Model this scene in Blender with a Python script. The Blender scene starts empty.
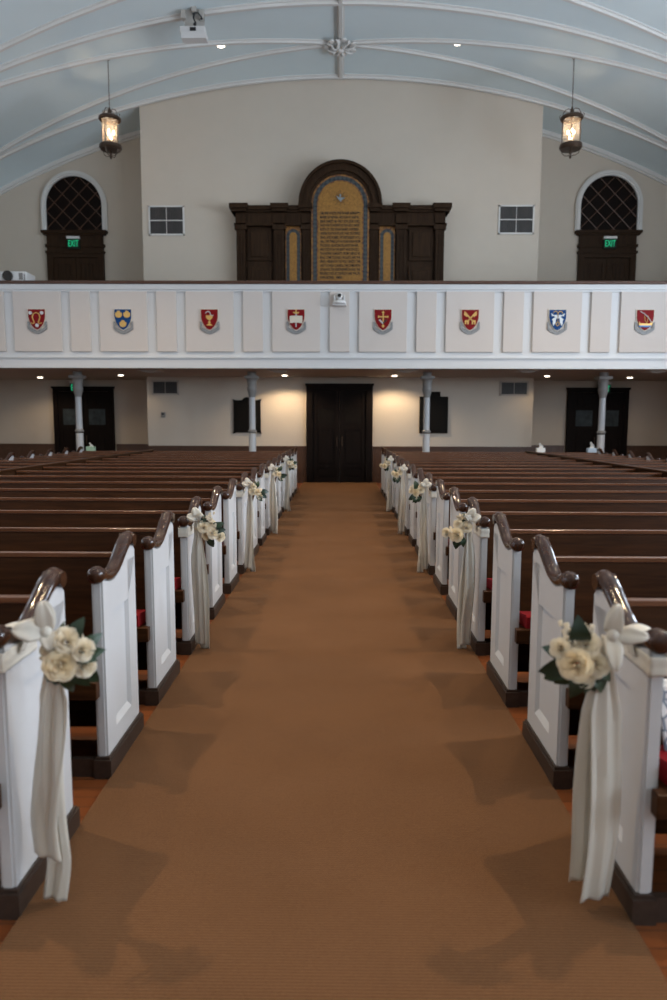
import bpy, bmesh, math, random
from mathutils import Vector, Matrix
random.seed(7)
PI = math.pi
scene = bpy.context.scene
COL = scene.collection

# ------------------------------------------------------------------ camera
H = 1.6
f_px, pit, yaw, roll = 684.0, .1105, .0108, .0029
fw = Vector((-math.sin(yaw)*math.cos(pit), math.cos(yaw)*math.cos(pit), -math.sin(pit)))
rt = Vector((math.cos(yaw), math.sin(yaw), 0))
up = rt.cross(fw)
r2 = rt*math.cos(roll) + up*math.sin(roll)
u2 = up*math.cos(roll) - rt*math.sin(roll)
cam = bpy.data.cameras.new('camera')
camo = bpy.data.objects.new('camera', cam); COL.objects.link(camo)
camo.matrix_world = Matrix(((r2.x, u2.x, -fw.x, .046), (r2.y, u2.y, -fw.y, 0), (r2.z, u2.z, -fw.z, H), (0, 0, 0, 1)))
cam.sensor_fit = 'VERTICAL'; cam.sensor_height = 36; cam.sensor_width = 36
cam.lens = f_px/1000*36
cam.clip_end = 200; cam.clip_start = .05
cam.dof.use_dof = True; cam.dof.focus_distance = 5.5; cam.dof.aperture_fstop = 1.7
scene.camera = camo

# ------------------------------------------------------------------ world, exposure, daylight
w = bpy.data.worlds.new('world'); scene.world = w; w.use_nodes = True
w.node_tree.nodes['Background'].inputs[0].default_value = (.5, .65, .9, 1)
w.node_tree.nodes['Background'].inputs[1].default_value = .3
scene.view_settings.view_transform = 'Standard'
scene.view_settings.look = 'None'
scene.view_settings.gamma = 1
scene.view_settings.use_curve_mapping = False
scene.view_settings.exposure = -0.17

def area(name, loc, rot, sx, sy, power, col):
    l = bpy.data.lights.new(name, 'AREA'); l.shape = 'RECTANGLE'; l.size = sx; l.size_y = sy
    l.energy = power; l.color = col
    o = bpy.data.objects.new(name, l); COL.objects.link(o); o.location = loc; o.rotation_euler = rot
    return o
RIGHT_DAY, LEFT_DAY, FRONT_DAY = 620, 105, 60
DAYC = (.74, .86, 1.0)
WIN_Y = [-4.4, -1.2, 2.0, 5.2, 8.4, 11.6, 14.4]
XW = 10.4                                            # inner face of side walls
for yy in WIN_Y[:-1]:
    area('window_daylight', (XW+.28, yy, 4.6), (0, PI/2+.42, 0), 4.2, 1.7, RIGHT_DAY, DAYC)
    area('window_daylight', (-XW-.28, yy, 4.6), (0, -PI/2-.42, 0), 4.2, 1.7, LEFT_DAY, DAYC)
area('window_daylight', (0, -8.25, 5.2), (PI/2, 0, 0), 6.0, 5.0, FRONT_DAY, (.86, .92, 1.0))
LANTERN_W, DOWN_W, VAULT_W = 20, 78, 70

# ------------------------------------------------------------------ tagging helpers
def tag(o, label=None, cat=None, group=None, kind=None):
    if label: o['label'] = label
    if cat: o['category'] = cat
    if group: o['group'] = group
    if kind: o['kind'] = kind
    return o
def empty(name, loc=(0, 0, 0), rz=0, label=None, cat=None, group=None, kind=None):
    o = bpy.data.objects.new(name, None); COL.objects.link(o)
    o.location = loc; o.rotation_euler = (0, 0, rz); o.empty_display_size = .1
    return tag(o, label, cat, group, kind)
def kids(o): return [c for c in bpy.data.objects if c.parent == o]
def copy_tree(o, parent=None):
    c = o.copy(); COL.objects.link(c); c.parent = parent
    for ch in kids(o): copy_tree(ch, c)
    return c

# ------------------------------------------------------------------ materials
M = {}
def nt(name):
    m = bpy.data.materials.new(name); m.use_nodes = True
    n = m.node_tree.nodes; b = n['Principled BSDF']
    M[name] = m
    return m, n, m.node_tree.links, b
def plain(name, col, rough=.5, metal=0, var=.06, scale=30, bump=0, coat=0, emit=None, estr=0, spec=.5, sheen=0):
    m, n, l, b = nt(name)
    tc = n.new('ShaderNodeTexCoord'); nz = n.new('ShaderNodeTexNoise')
    nz.inputs['Scale'].default_value = scale; nz.inputs['Detail'].default_value = 3
    l.new(tc.outputs['Object'], nz.inputs['Vector'])
    mx = n.new('ShaderNodeMix'); mx.data_type = 'RGBA'
    mx.inputs[6].default_value = tuple(c*(1-var) for c in col)+(1,)
    mx.inputs[7].default_value = tuple(min(1, c*(1+var)) for c in col)+(1,)
    l.new(nz.outputs['Fac'], mx.inputs[0]); l.new(mx.outputs[2], b.inputs['Base Color'])
    b.inputs['Roughness'].default_value = rough; b.inputs['Metallic'].default_value = metal
    b.inputs['Coat Weight'].default_value = coat; b.inputs['Specular IOR Level'].default_value = spec
    b.inputs['Coat Roughness'].default_value = .12
    b.inputs['Sheen Weight'].default_value = sheen
    if bump:
        bp = n.new('ShaderNodeBump'); bp.inputs['Strength'].default_value = bump; bp.inputs['Distance'].default_value = .01
        l.new(nz.outputs['Fac'], bp.inputs['Height']); l.new(bp.outputs[0], b.inputs['Normal'])
    if emit:
        b.inputs['Emission Color'].default_value = emit+(1,); b.inputs['Emission Strength'].default_value = estr
    return m
def wood(name, c1, c2, rough=.35, axis=0, scale=1.0, coat=.0, spec=.5):
    m, n, l, b = nt(name)
    tc = n.new('ShaderNodeTexCoord'); mp = n.new('ShaderNodeMapping')
    s = [14*scale]*3; s[axis] = 1.1*scale
    mp.inputs['Scale'].default_value = s
    nz = n.new('ShaderNodeTexNoise'); nz.inputs['Scale'].default_value = 3; nz.inputs['Detail'].default_value = 6
    nz.inputs['Distortion'].default_value = .6
    l.new(tc.outputs['Object'], mp.inputs[0]); l.new(mp.outputs[0], nz.inputs['Vector'])
    rp = n.new('ShaderNodeValToRGB'); rp.color_ramp.elements[0].position = .3; rp.color_ramp.elements[1].position = .75
    rp.color_ramp.elements[0].color = c1+(1,); rp.color_ramp.elements[1].color = c2+(1,)
    l.new(nz.outputs['Fac'], rp.inputs[0]); l.new(rp.outputs[0], b.inputs['Base Color'])
    b.inputs['Roughness'].default_value = rough; b.inputs['Coat Weight'].default_value = coat
    b.inputs['Coat Roughness'].default_value = .15; b.inputs['Specular IOR Level'].default_value = spec
    return m
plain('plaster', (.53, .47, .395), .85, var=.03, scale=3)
plain('ceiling_blue', (.64, .73, .75), .9, var=.03, scale=1.5)
plain('trim_white', (.62, .61, .585), .55, var=.02)
plain('white_paint', (.52, .52, .525), .38, var=.02)
plain('balcony_white', (.59, .59, .59), .5, var=.02)
plain('acoustic_fabric', (.56, .505, .465), .95, var=.06, scale=120, bump=.1)
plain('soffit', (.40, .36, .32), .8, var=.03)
wood('pew_wood', (.026, .0100, .0038), (.058, .022, .0078), .36, 0, spec=.15)
wood('rail_wood', (.024, .009, .0045), (.047, .018, .009), .13, 1, spec=.5)
wood('top_rail_lit_wood', (.11, .045, .022), (.17, .075, .038), .2, 0, spec=.9)  # lightened wood: the highlight along the rail tops is put into the colour
wood('plinth_wood', (.028, .017, .012), (.046, .028, .020), .45, 1)
wood('dark_wood', (.0055, .0035, .003), (.011, .007, .0055), .6, 2, spec=.08)
wood('reredos_wood', (.020, .010, .005), (.044, .023, .011), .5, 2, .6, spec=.1)
wood('wainscot_wood', (.055, .024, .012), (.10, .045, .022), .35, 2)
wood('handrail_wood', (.055, .022, .012), (.09, .036, .018), .3, 0)
plain('red_cushion', (.18, .007, .010), .85, var=.12, scale=60, spec=.1)
plain('dark_void', (.006, .005, .005), .8)
plain('bronze', (.075, .048, .032), .35, .5)
plain('plaque_bronze', (.007, .006, .005), .6, .1, spec=.1)
plain('metal_grey', (.22, .21, .20), .5, .2)
plain('column_white', (.46, .46, .465), .4, var=.02)
plain('column_capital', (.22, .212, .20), .5, var=.04)
plain('appliance_white', (.62, .61, .60), .4, var=.02)
plain('black_plastic', (.012, .012, .013), .3)
plain('lens_glass', (.01, .01, .012), .05, coat=.5)
plain('gold', (.62, .38, .11), .4, .3, var=.1)
plain('silver', (.52, .53, .53), .4, .3, var=.1)
plain('shield_red', (.19, .004, .006), .6, spec=.15)
plain('shield_blue', (.005, .045, .16), .6, spec=.15)
plain('shield_cream', (.60, .55, .45), .6)
plain('water_blue', (.05, .17, .42), .5)
plain('scroll_silver', (.22, .22, .22), .6, var=.95, scale=45)
plain('ink', (.012, .008, .006), .7)
plain('dove_grey', (.22, .27, .29), .6)
plain('leaf_green', (.016, .040, .016), .45, var=.3, scale=30)
plain('leaf_dark', (.010, .026, .012), .4, var=.3, scale=30)
plain('stem_brown', (.16, .08, .04), .6)
plain('tissue_green', (.30, .44, .32), .6)
plain('tissue_blue', (.42, .50, .58), .6)
plain('tissue_white', (.75, .73, .70), .8)
plain('diffuser', (.42, .40, .37), .6)
for nm, c in (('satin', (.70, .66, .58)),):
    m, n, l, b = nt(nm)
    b.inputs['Base Color'].default_value = c+(1,); b.inputs['Roughness'].default_value = .42
    b.inputs['Sheen Weight'].default_value = .25
    tr = n.new('ShaderNodeBsdfTranslucent'); tr.inputs[0].default_value = c+(1,)
    ms = n.new('ShaderNodeMixShader'); ms.inputs[0].default_value = .22
    l.new(b.outputs[0], ms.inputs[1]); l.new(tr.outputs[0], ms.inputs[2]); l.new(ms.outputs[0], n['Material Output'].inputs[0])
for nm, c in (('petal_white', (.84, .77, .64)), ('petal_cream', (.86, .76, .58))):
    m, n, l, b = nt(nm)
    b.inputs['Base Color'].default_value = c+(1,); b.inputs['Roughness'].default_value = .6; b.inputs['Specular IOR Level'].default_value = .2
    tr = n.new('ShaderNodeBsdfTranslucent'); tr.inputs[0].default_value = (c[0], c[1]*.97, c[2]*.85, 1)
    ms = n.new('ShaderNodeMixShader'); ms.inputs[0].default_value = .4
    l.new(b.outputs[0], ms.inputs[1]); l.new(tr.outputs[0], ms.inputs[2]); l.new(ms.outputs[0], n['Material Output'].inputs[0])
# carpet: corded weave, ribs running across the aisle
m, n, l, b = nt('carpet')
tc = n.new('ShaderNodeTexCoord')
wv = n.new('ShaderNodeTexWave'); wv.bands_direction = 'Y'; wv.inputs['Scale'].default_value = 27; wv.inputs['Distortion'].default_value = .25
wv.inputs['Detail'].default_value = 2; wv.inputs['Detail Scale'].default_value = 3
nz = n.new('ShaderNodeTexNoise'); nz.inputs['Scale'].default_value = 160; nz.inputs['Detail'].default_value = 2
n2 = n.new('ShaderNodeTexNoise'); n2.inputs['Scale'].default_value = 1.3; n2.inputs['Detail'].default_value = 4
for t in (wv, nz, n2): l.new(tc.outputs['Object'], t.inputs['Vector'])
a1 = n.new('ShaderNodeMath'); a1.operation = 'MULTIPLY_ADD'; a1.inputs[1].default_value = .5
a2 = n.new('ShaderNodeMath'); a2.operation = 'MULTIPLY_ADD'; a2.inputs[1].default_value = .35
a3 = n.new('ShaderNodeMath'); a3.operation = 'MULTIPLY'; a3.inputs[1].default_value = .3
l.new(n2.outputs['Fac'], a3.inputs[0]); l.new(nz.outputs['Fac'], a2.inputs[0]); l.new(a3.outputs[0], a2.inputs[2])
l.new(wv.outputs['Fac'], a1.inputs[0]); l.new(a2.outputs[0], a1.inputs[2])
rp = n.new('ShaderNodeValToRGB'); rp.color_ramp.elements[0].position = .15; rp.color_ramp.elements[1].position = .9
rp.color_ramp.elements[0].color = (.042, .019, .0075, 1); rp.color_ramp.elements[1].color = (.182, .090, .042, 1)
l.new(a1.outputs[0], rp.inputs[0]); l.new(rp.outputs[0], b.inputs['Base Color'])
b.inputs['Roughness'].default_value = .95; b.inputs['Specular IOR Level'].default_value = .15
bp = n.new('ShaderNodeBump'); bp.inputs['Strength'].default_value = .6; bp.inputs['Distance'].default_value = .005
l.new(a1.outputs[0], bp.inputs['Height']); l.new(bp.outputs[0], b.inputs['Normal'])
# floorboards
m, n, l, b = nt('floor_wood')
tc = n.new('ShaderNodeTexCoord'); mp = n.new('ShaderNodeMapping'); mp.inputs['Rotation'].default_value = (0, 0, 0)
br = n.new('ShaderNodeTexBrick'); br.inputs['Scale'].default_value = 1; br.inputs['Brick Width'].default_value = 1.4
br.inputs['Row Height'].default_value = .075; br.inputs['Mortar Size'].default_value = .0025
br.inputs['Color1'].default_value = (.19, .058, .017, 1); br.inputs['Color2'].default_value = (.13, .038, .011, 1)
br.inputs['Mortar'].default_value = (.05, .02, .01, 1)
l.new(tc.outputs['Object'], br.inputs['Vector'])
l.new(br.outputs[0], b.inputs['Base Color']); b.inputs['Roughness'].default_value = .35
# lit lantern glass
m, n, l, b = nt('lantern_glass')
tp = n.new('ShaderNodeBsdfTransparent'); tp.inputs[0].default_value = (1, .96, .9, 1)
tl = n.new('ShaderNodeBsdfTranslucent'); tl.inputs[0].default_value = (.95, .88, .78, 1)
gl = n.new('ShaderNodeBsdfGlossy'); gl.inputs['Roughness'].default_value = .15
m1 = n.new('ShaderNodeMixShader'); m1.inputs[0].default_value = .09
m2 = n.new('ShaderNodeMixShader'); m2.inputs[0].default_value = .06
l.new(tp.outputs[0], m1.inputs[1]); l.new(tl.outputs[0], m1.inputs[2])
l.new(m1.outputs[0], m2.inputs[1]); l.new(gl.outputs[0], m2.inputs[2]); l.new(m2.outputs[0], n['Material Output'].inputs[0])
# window glass (door lights) and clear daylight panes
m, n, l, b = nt('clear_pane')
tp = n.new('ShaderNodeBsdfTransparent'); gl = n.new('ShaderNodeBsdfGlossy'); gl.inputs['Roughness'].default_value = .1
m1 = n.new('ShaderNodeMixShader'); m1.inputs[0].default_value = .06
l.new(tp.outputs[0], m1.inputs[1]); l.new(gl.outputs[0], m1.inputs[2]); l.new(m1.outputs[0], n['Material Output'].inputs[0])
plain('door_pane', (.010, .008, .007), .6, var=.5, scale=8, spec=.05)
plain('door_pane_light', (.035, .045, .05), .5, var=.9, scale=7, spec=.1)
plain('bulb', (1, .8, .6), .4, emit=(1.0, .72, .45), estr=16)
plain('downlight_glow', (1, 1, 1), .4, emit=(1.0, .86, .68), estr=8)
plain('exit_green', (.0, .3, .12), .4, emit=(.02, .85, .38), estr=.5)
plain('exit_plate', (.02, .03, .022), .6, spec=.1)
# mosaic of gold tesserae
def mosaic(name, c1, c2, sc):
    m, n, l, b = nt(name)
    tc = n.new('ShaderNodeTexCoord'); v = n.new('ShaderNodeTexVoronoi'); v.inputs['Scale'].default_value = sc
    l.new(tc.outputs['Object'], v.inputs['Vector'])
    s = n.new('ShaderNodeSeparateColor'); l.new(v.outputs['Color'], s.inputs[0])
    mx = n.new('ShaderNodeMix'); mx.data_type = 'RGBA'; mx.inputs[6].default_value = c1+(1,); mx.inputs[7].default_value = c2+(1,)
    l.new(s.outputs[0], mx.inputs[0]); l.new(mx.outputs[2], b.inputs['Base Color'])
    b.inputs['Roughness'].default_value = .4; b.inputs['Metallic'].default_value = .2
mosaic('gold_mosaic', (.21, .095, .016), (.37, .18, .034), 55)
mosaic('gold_edge', (.33, .15, .03), (.09, .03, .015), 22)
m, n, l, b = nt('blue_mosaic')
tc = n.new('ShaderNodeTexCoord'); ck = n.new('ShaderNodeTexChecker'); ck.inputs['Scale'].default_value = 13
mp = n.new('ShaderNodeMapping'); mp.inputs['Rotation'].default_value = (0, PI/4, 0)
l.new(tc.outputs['Object'], mp.inputs[0]); l.new(mp.outputs[0], ck.inputs['Vector'])
ck.inputs[1].default_value = (.012, .018, .026, 1); ck.inputs[2].default_value = (.045, .054, .055, 1)
l.new(ck.outputs[0], b.inputs['Base Color']); b.inputs['Roughness'].default_value = .45
# vent: fine vertical slats
m, n, l, b = nt('vent_slats')
tc = n.new('ShaderNodeTexCoord'); wv = n.new('ShaderNodeTexWave'); wv.bands_direction = 'X'; wv.inputs['Scale'].default_value = 7
wv.inputs['Distortion'].default_value = .4
l.new(tc.outputs['Object'], wv.inputs['Vector'])
rp = n.new('ShaderNodeValToRGB'); rp.color_ramp.elements[0].color = (.02, .026, .024, 1); rp.color_ramp.elements[1].color = (.075, .068, .07, 1)
l.new(wv.outputs['Fac'], rp.inputs[0]); l.new(rp.outputs[0], b.inputs['Base Color'])
# patterned booklet
m, n, l, b = nt('patterned_paper')
tc = n.new('ShaderNodeTexCoord'); v = n.new('ShaderNodeTexVoronoi'); v.feature = 'DISTANCE_TO_EDGE'; v.inputs['Scale'].default_value = 26
l.new(tc.outputs['Object'], v.inputs['Vector'])
rp = n.new('ShaderNodeValToRGB'); rp.color_ramp.elements[0].position = .05; rp.color_ramp.elements[1].position = .16
rp.color_ramp.elements[0].color = (.13, .15, .20, 1); rp.color_ramp.elements[1].color = (.62, .60, .60, 1)
l.new(v.outputs['Distance'], rp.inputs[0]); l.new(rp.outputs[0], b.inputs['Base Color'])

# ------------------------------------------------------------------ mesh builder
class MB:
    def __init__(s): s.bm = bmesh.new()
    def box(s, x0, x1, y0, y1, z0, z1, bev=0):
        x0, x1 = sorted((x0, x1)); y0, y1 = sorted((y0, y1)); z0, z1 = sorted((z0, z1))
        v = [s.bm.verts.new(p) for p in ((x0, y0, z0), (x1, y0, z0), (x1, y1, z0), (x0, y1, z0), (x0, y0, z1), (x1, y0, z1), (x1, y1, z1), (x0, y1, z1))]
        fs = [s.bm.faces.new([v[i] for i in q]) for q in ((3, 2, 1, 0), (4, 5, 6, 7), (0, 1, 5, 4), (1, 2, 6, 5), (2, 3, 7, 6), (3, 0, 4, 7))]
        if bev:
            es = set(e for f_ in fs for e in f_.edges)
            bmesh.ops.bevel(s.bm, geom=list(es), offset=bev, segments=2, affect='EDGES', profile=.5)
        return s
    def prism(s, pts, axis, a, b):
        """extrude a 2-D outline along an axis from a to b"""
        def P(p, t):
            return (t, p[0], p[1]) if axis == 'x' else (p[0], t, p[1]) if axis == 'y' else (p[0], p[1], t)
        A = [s.bm.verts.new(P(p, a)) for p in pts]; B = [s.bm.verts.new(P(p, b)) for p in pts]
        s.bm.faces.new(A); s.bm.faces.new(B[::-1])
        for i in range(len(pts)):
            j = (i+1) % len(pts); s.bm.faces.new((A[j], A[i], B[i], B[j]))
        return s
    def band(s, inner, outer, axis, a, b, closed=False):
        """solid strip between two polylines"""
        n_ = len(inner); rng = range(n_ if closed else n_-1)
        for i in rng:
            j = (i+1) % n_
            s.prism([inner[i], inner[j], outer[j], outer[i]], axis, a, b)
        return s
    def lathe(s, prof, c=(0, 0, 0), seg=20, cap=True):
        rings = []
        for r, z in prof:
            rings.append([s.bm.verts.new((c[0]+r*math.cos(2*PI*k/seg), c[1]+r*math.sin(2*PI*k/seg), c[2]+z)) for k in range(seg)])
        for a, b in zip(rings, rings[1:]):
            for k in range(seg):
                s.bm.faces.new((a[k], a[(k+1) % seg], b[(k+1) % seg], b[k]))
        if cap:
            s.bm.faces.new(rings[0][::-1]); s.bm.faces.new(rings[-1])
        return s
    def sweep(s, path, rad, seg=10, flat=None, cap=True):
        """tube along path; rad = scalar or list of (ra, rb); flat = fixed side vector"""
        P = [Vector(p) for p in path]; n_ = len(P)
        if not isinstance(rad, (list, tuple)): rad = [(rad, rad)]*n_
        rings = []; prev = None
        for i in range(n_):
            t = (P[min(i+1, n_-1)]-P[max(i-1, 0)]).normalized()
            if flat is not None: side = Vector(flat)
            else:
                side = prev if prev is not None else t.orthogonal()
                side = (side - t*side.dot(t)).normalized(); prev = side
            nn = t.cross(side).normalized()
            ra, rb = rad[i]
            rings.append([s.bm.verts.new(P[i]+side*ra*math.cos(2*PI*k/seg)+nn*rb*math.sin(2*PI*k/seg)) for k in range(seg)])
        for a, b in zip(rings, rings[1:]):
            for k in range(seg): s.bm.faces.new((a[k], a[(k+1) % seg], b[(k+1) % seg], b[k]))
        if cap: s.bm.faces.new(rings[0][::-1]); s.bm.faces.new(rings[-1])
        return s
    def ball(s, c, r, sub=2, sc=(1, 1, 1)):
        mt = Matrix.Translation(c) @ Matrix.Diagonal((sc[0], sc[1], sc[2], 1))
        bmesh.ops.create_icosphere(s.bm, subdivisions=sub, radius=r, matrix=mt)
        return s
    def grid(s, fn, nu, nv):
        V = [[s.bm.verts.new(fn(i/nu, j/nv)) for j in range(nv+1)] for i in range(nu+1)]
        for i in range(nu):
            for j in range(nv): s.bm.faces.new((V[i][j], V[i+1][j], V[i+1][j+1], V[i][j+1]))
        return s
    def mesh(s, name, mat, smooth=False):
        bmesh.ops.recalc_face_normals(s.bm, faces=s.bm.faces)
        me = bpy.data.meshes.new(name); s.bm.to_mesh(me); s.bm.free()
        me.materials.append(M[mat])
        if smooth:
            for p in me.polygons: p.use_smooth = True
            try: me.set_sharp_from_angle(angle=math.radians(42))
            except Exception: pass
        return me
    def build(s, name, mat, parent=None, smooth=False, solid=0, label=None):
        o = bpy.data.objects.new(name, s.mesh(name, mat, smooth)); COL.objects.link(o)
        if parent is not None: o.parent = parent
        if solid:
            md = o.modifiers.new('solidify', 'SOLIDIFY'); md.thickness = solid; md.offset = 0
        if label: o['label'] = label
        return o
def struct(mb, name, mat, smooth=False):
    o = mb.build(name, mat, None, smooth); o['kind'] = 'structure'; return o
def arc(cx, cz, r, a0, a1, n_=24):
    return [(cx+r*math.cos(math.radians(a0+(a1-a0)*i/n_)), cz+r*math.sin(math.radians(a0+(a1-a0)*i/n_))) for i in range(n_+1)]

# ------------------------------------------------------------------ room dimensions
W, S, F = 18.8, 20.2, 15.95       # centre wall, recessed side walls, balcony front
CW = 5.25                         # half width of the centre wall
SOF = 2.87
R_C, Z_A = 21.2, 10.53
def cz(x): return Z_A-(R_C-math.sqrt(R_C*R_C-x*x))
Y0 = -8.0

# floor and carpet
struct(MB().box(-XW, XW, Y0, S, -.05, 0), 'floor', 'floor_wood')
tag(MB().box(-.99, .99, Y0+.5, 18.74, .001, .011).build('aisle_carpet', 'carpet'), 'long brown corded carpet running down the centre aisle', 'carpet')
# ceiling
xs = [-XW-.3+(2*XW+.6)*i/64 for i in range(65)]
struct(MB().band([(x, cz(x)) for x in xs], [(x, cz(x)+.15) for x in xs], 'y', Y0-.2, S+.3), 'ceiling', 'ceiling_blue', True)
# walls
xc = [-CW+2*CW*i/24 for i in range(25)]
struct(MB().prism([(-CW, 0), (CW, 0)]+[(x, cz(x)+.05) for x in reversed(xc)], 'y', W, S), 'wall_centre_back', 'plaster')
for sgn, nm in ((-1, 'wall_back_left'), (1, 'wall_back_right')):
    xx = [sgn*(CW+(XW+.3-CW)*i/16) for i in range(17)]
    struct(MB().prism([(xx[0], 0), (xx[-1], 0)]+[(x, cz(x)+.05) for x in reversed(xx)], 'y', S, S+.25), nm, 'plaster')
def side_wall(sgn, nm):
    mb = MB(); x0, x1 = sgn*XW, sgn*(XW+.3); ztop = cz(XW)+.05
    z0, z1, hw = 2.5, 6.7, .85
    mb.box(x0, x1, Y0-.2, S+.25, -.05, z0); mb.box(x0, x1, Y0-.2, S+.25, z1, ztop)
    ys = [Y0-.2]
    for yy in WIN_Y[:-1]: ys += [yy-hw, yy+hw]
    ys.append(S+.25)
    for k in range(0, len(ys), 2): mb.box(x0, x1, ys[k], ys[k+1], z0, z1)
    struct(mb, nm, 'plaster')
side_wall(-1, 'wall_left'); side_wall(1, 'wall_right')
wi = 3
for sgn in (-1, 1):
    for yy in WIN_Y[:-1]:
        x = sgn*(XW+.1)
        e = empty('window_%d' % wi, (x, yy, 2.5), kind='structure'); wi += 1
        mb = MB()
        mb.box(-.04, .04, -.85, -.77, 0, 4.2); mb.box(-.04, .04, .77, .85, 0, 4.2); mb.box(-.04, .04, -.77, .77, 0, .08); mb.box(-.04, .04, -.77, .77, 4.12, 4.2)
        for k in (-1, 1): mb.box(-.015, .015, k*.26-.015, k*.26+.015, .08, 4.12)
        for k in range(1, 7): mb.box(-.015, .015, -.77, .77, k*.6-.015, k*.6+.015)
        mb.build('window_frame', 'white_paint', e)
        MB().box(-.003, .003, -.78, .78, .06, 4.14).build('pane', 'clear_pane', e)
# chancel wall behind the camera with its tall window
mb = MB(); ztop = 8.0
mb.box(-XW, -3, Y0-.2, Y0, 0, 8.2); mb.box(3, XW, Y0-.2, Y0, 0, 8.2); mb.box(-3, 3, Y0-.2, Y0, 0, 2.7); mb.box(-3, 3, Y0-.2, Y0, 7.7, 8.2)
xx = [-XW+2*XW*i/32 for i in range(33)]
mb.prism([(-XW, 8.2), (XW, 8.2)]+[(x, max(8.2, cz(x)+.05)) for x in reversed(xx)], 'y', Y0-.2, Y0)
struct(mb, 'wall_chancel', 'plaster')

# ceiling ribs -------------------------------------------------
trim_n = [0]
def trim(mb, mat='trim_white', smooth=False):
    trim_n[0] += 1
    return struct(mb, 'trim_%d' % trim_n[0], mat, smooth)
def rib_path(fn, wdt, dep, n_=48):
    """moulded rib hung on the vault; fn(t) -> (x, y)"""
    mb = MB(); prof = [(-.5, 0), (-.5, .45), (-.3, .5), (-.22, 1), (.22, 1), (.3, .5), (.5, .45), (.5, 0)]
    rings = []
    for i in range(n_+1):
        t = i/n_; x, y = fn(t); xa, ya = fn(max(0, t-.01)); xb, yb = fn(min(1, t+.01))
        P = Vector((x, y, cz(x)+.02)); T = (Vector((xb, yb, cz(xb)))-Vector((xa, ya, cz(xa)))).normalized()
        nx = Vector((x/R_C, 0, 1)).normalized()*-1
        sd = T.cross(nx).normalized()
        rings.append([mb.bm.verts.new(P+sd*a*wdt+nx*(b*dep+.0)) for a, b in prof])
    for a, b in zip(rings, rings[1:]):
        for k in range(len(prof)-1): mb.bm.faces.new((a[k], a[k+1], b[k+1], b[k]))
    return trim(mb)
XE = XW
for yb in (18.72, 15.6, 12.4):
    rib_path(lambda t, yb=yb: (-XE+2*XE*t, yb), .17, .10, 64)
for boss in (17.2, 14.0):
    for sx in (-1, 1):
        for sy in (-1, 1):
            rib_path(lambda t, sx=sx, sy=sy, boss=boss: (sx*(.0+XE*t), boss+sy*.145*XE*t), .15, .09, 40)
rib_path(lambda t: (0, 18.72-14*t), .17, .10, 20)
for sgn in (-1, 1):   # cornice above the recessed side walls
    mb = MB(); a = [(sgn*(CW+(XW-CW)*i/14)) for i in range(15)]
    mb.band([(x, cz(x)-.11) for x in a], [(x, cz(x)) for x in a], 'y', S-.10, S)
    mb.band([(x, cz(x)-.16) for x in a], [(x, cz(x)-.11) for x in a], 'y', S-.05, S)
    trim(mb)

def boss_obj(y):
    mb = MB(); random.seed(3)
    z = Z_A-.09
    for k in range(14):
        a = 2*PI*k/14; r = .26+.07*(k % 2)
        mb.ball((r*math.cos(a), r*.95*math.sin(a), -.01), .085, 1, (1, 1, .55))
    for k in range(8):
        a = 2*PI*(k+.5)/8
        mb.sweep([(.07*math.cos(a), .07*math.sin(a), -.06), (.17*math.cos(a), .17*math.sin(a), -.10), (.28*math.cos(a+.25), .28*math.sin(a+.25), -.06), (.38*math.cos(a+.1), .38*math.sin(a+.1), -.02)], [(.03, .03), (.045, .03), (.04, .025), (.01, .01)], 6)
    mb.ball((0, 0, -.09), .085, 2, (1, 1, .6))
    o = mb.build('ceiling_boss', 'trim_white', None, True); o.location = (0, y, z)
    return tag(o, 'white carved foliage boss where the ceiling ribs meet', 'ceiling boss')
boss_obj(17.2)

# under-balcony soffit, balcony slab and front ----------------
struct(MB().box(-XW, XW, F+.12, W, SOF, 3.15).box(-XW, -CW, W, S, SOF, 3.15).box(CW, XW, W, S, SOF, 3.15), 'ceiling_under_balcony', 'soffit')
bal = empty('balcony_parapet', (0, F, SOF), label='white panelled balcony front with a brown handrail spanning the church', cat='balcony')
MB().box(-XW, XW, 0, .12, 0, 1.84).build('parapet_wall', 'balcony_white', bal)
mb = MB(); mb.box(-XW, XW, -.10, .2, 1.87, 1.945, .02); mb.build('handrail', 'handrail_wood', bal, label='dark brown varnished handrail')
mb = MB(); mb.box(-XW, XW, -.06, 0, 1.76, 1.87); mb.box(-XW, XW, -.03, 0, 1.71, 1.76)
mb.build('top_moulding', 'balcony_white', bal)
mb = MB(); mb.box(-XW, XW, -.045, 0, .2, .225); mb.box(-XW, XW, -.07, 0, .225, .255); mb.box(-XW, XW, -.03, 0, 0, .2)
mb.build('base_moulding', 'balcony_white', bal)
mb = MB(); mb.box(-XW, XW, .12, .8, .2, .28)
for k in range(-5, 5):
    c = .985+1.971*k
    MB().box(c-.545, c+.545, -.055, 0, .37, 1.71, .006).build('wide_panel', 'acoustic_fabric', bal, label='wide beige fabric panel')
for k in range(-4, 5):
    c = 1.971*k
    MB().box(c-.225, c+.225, -.055, 0, .37, 1.71, .006).build('narrow_panel', 'acoustic_fabric', bal, label='narrow beige fabric panel')

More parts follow.
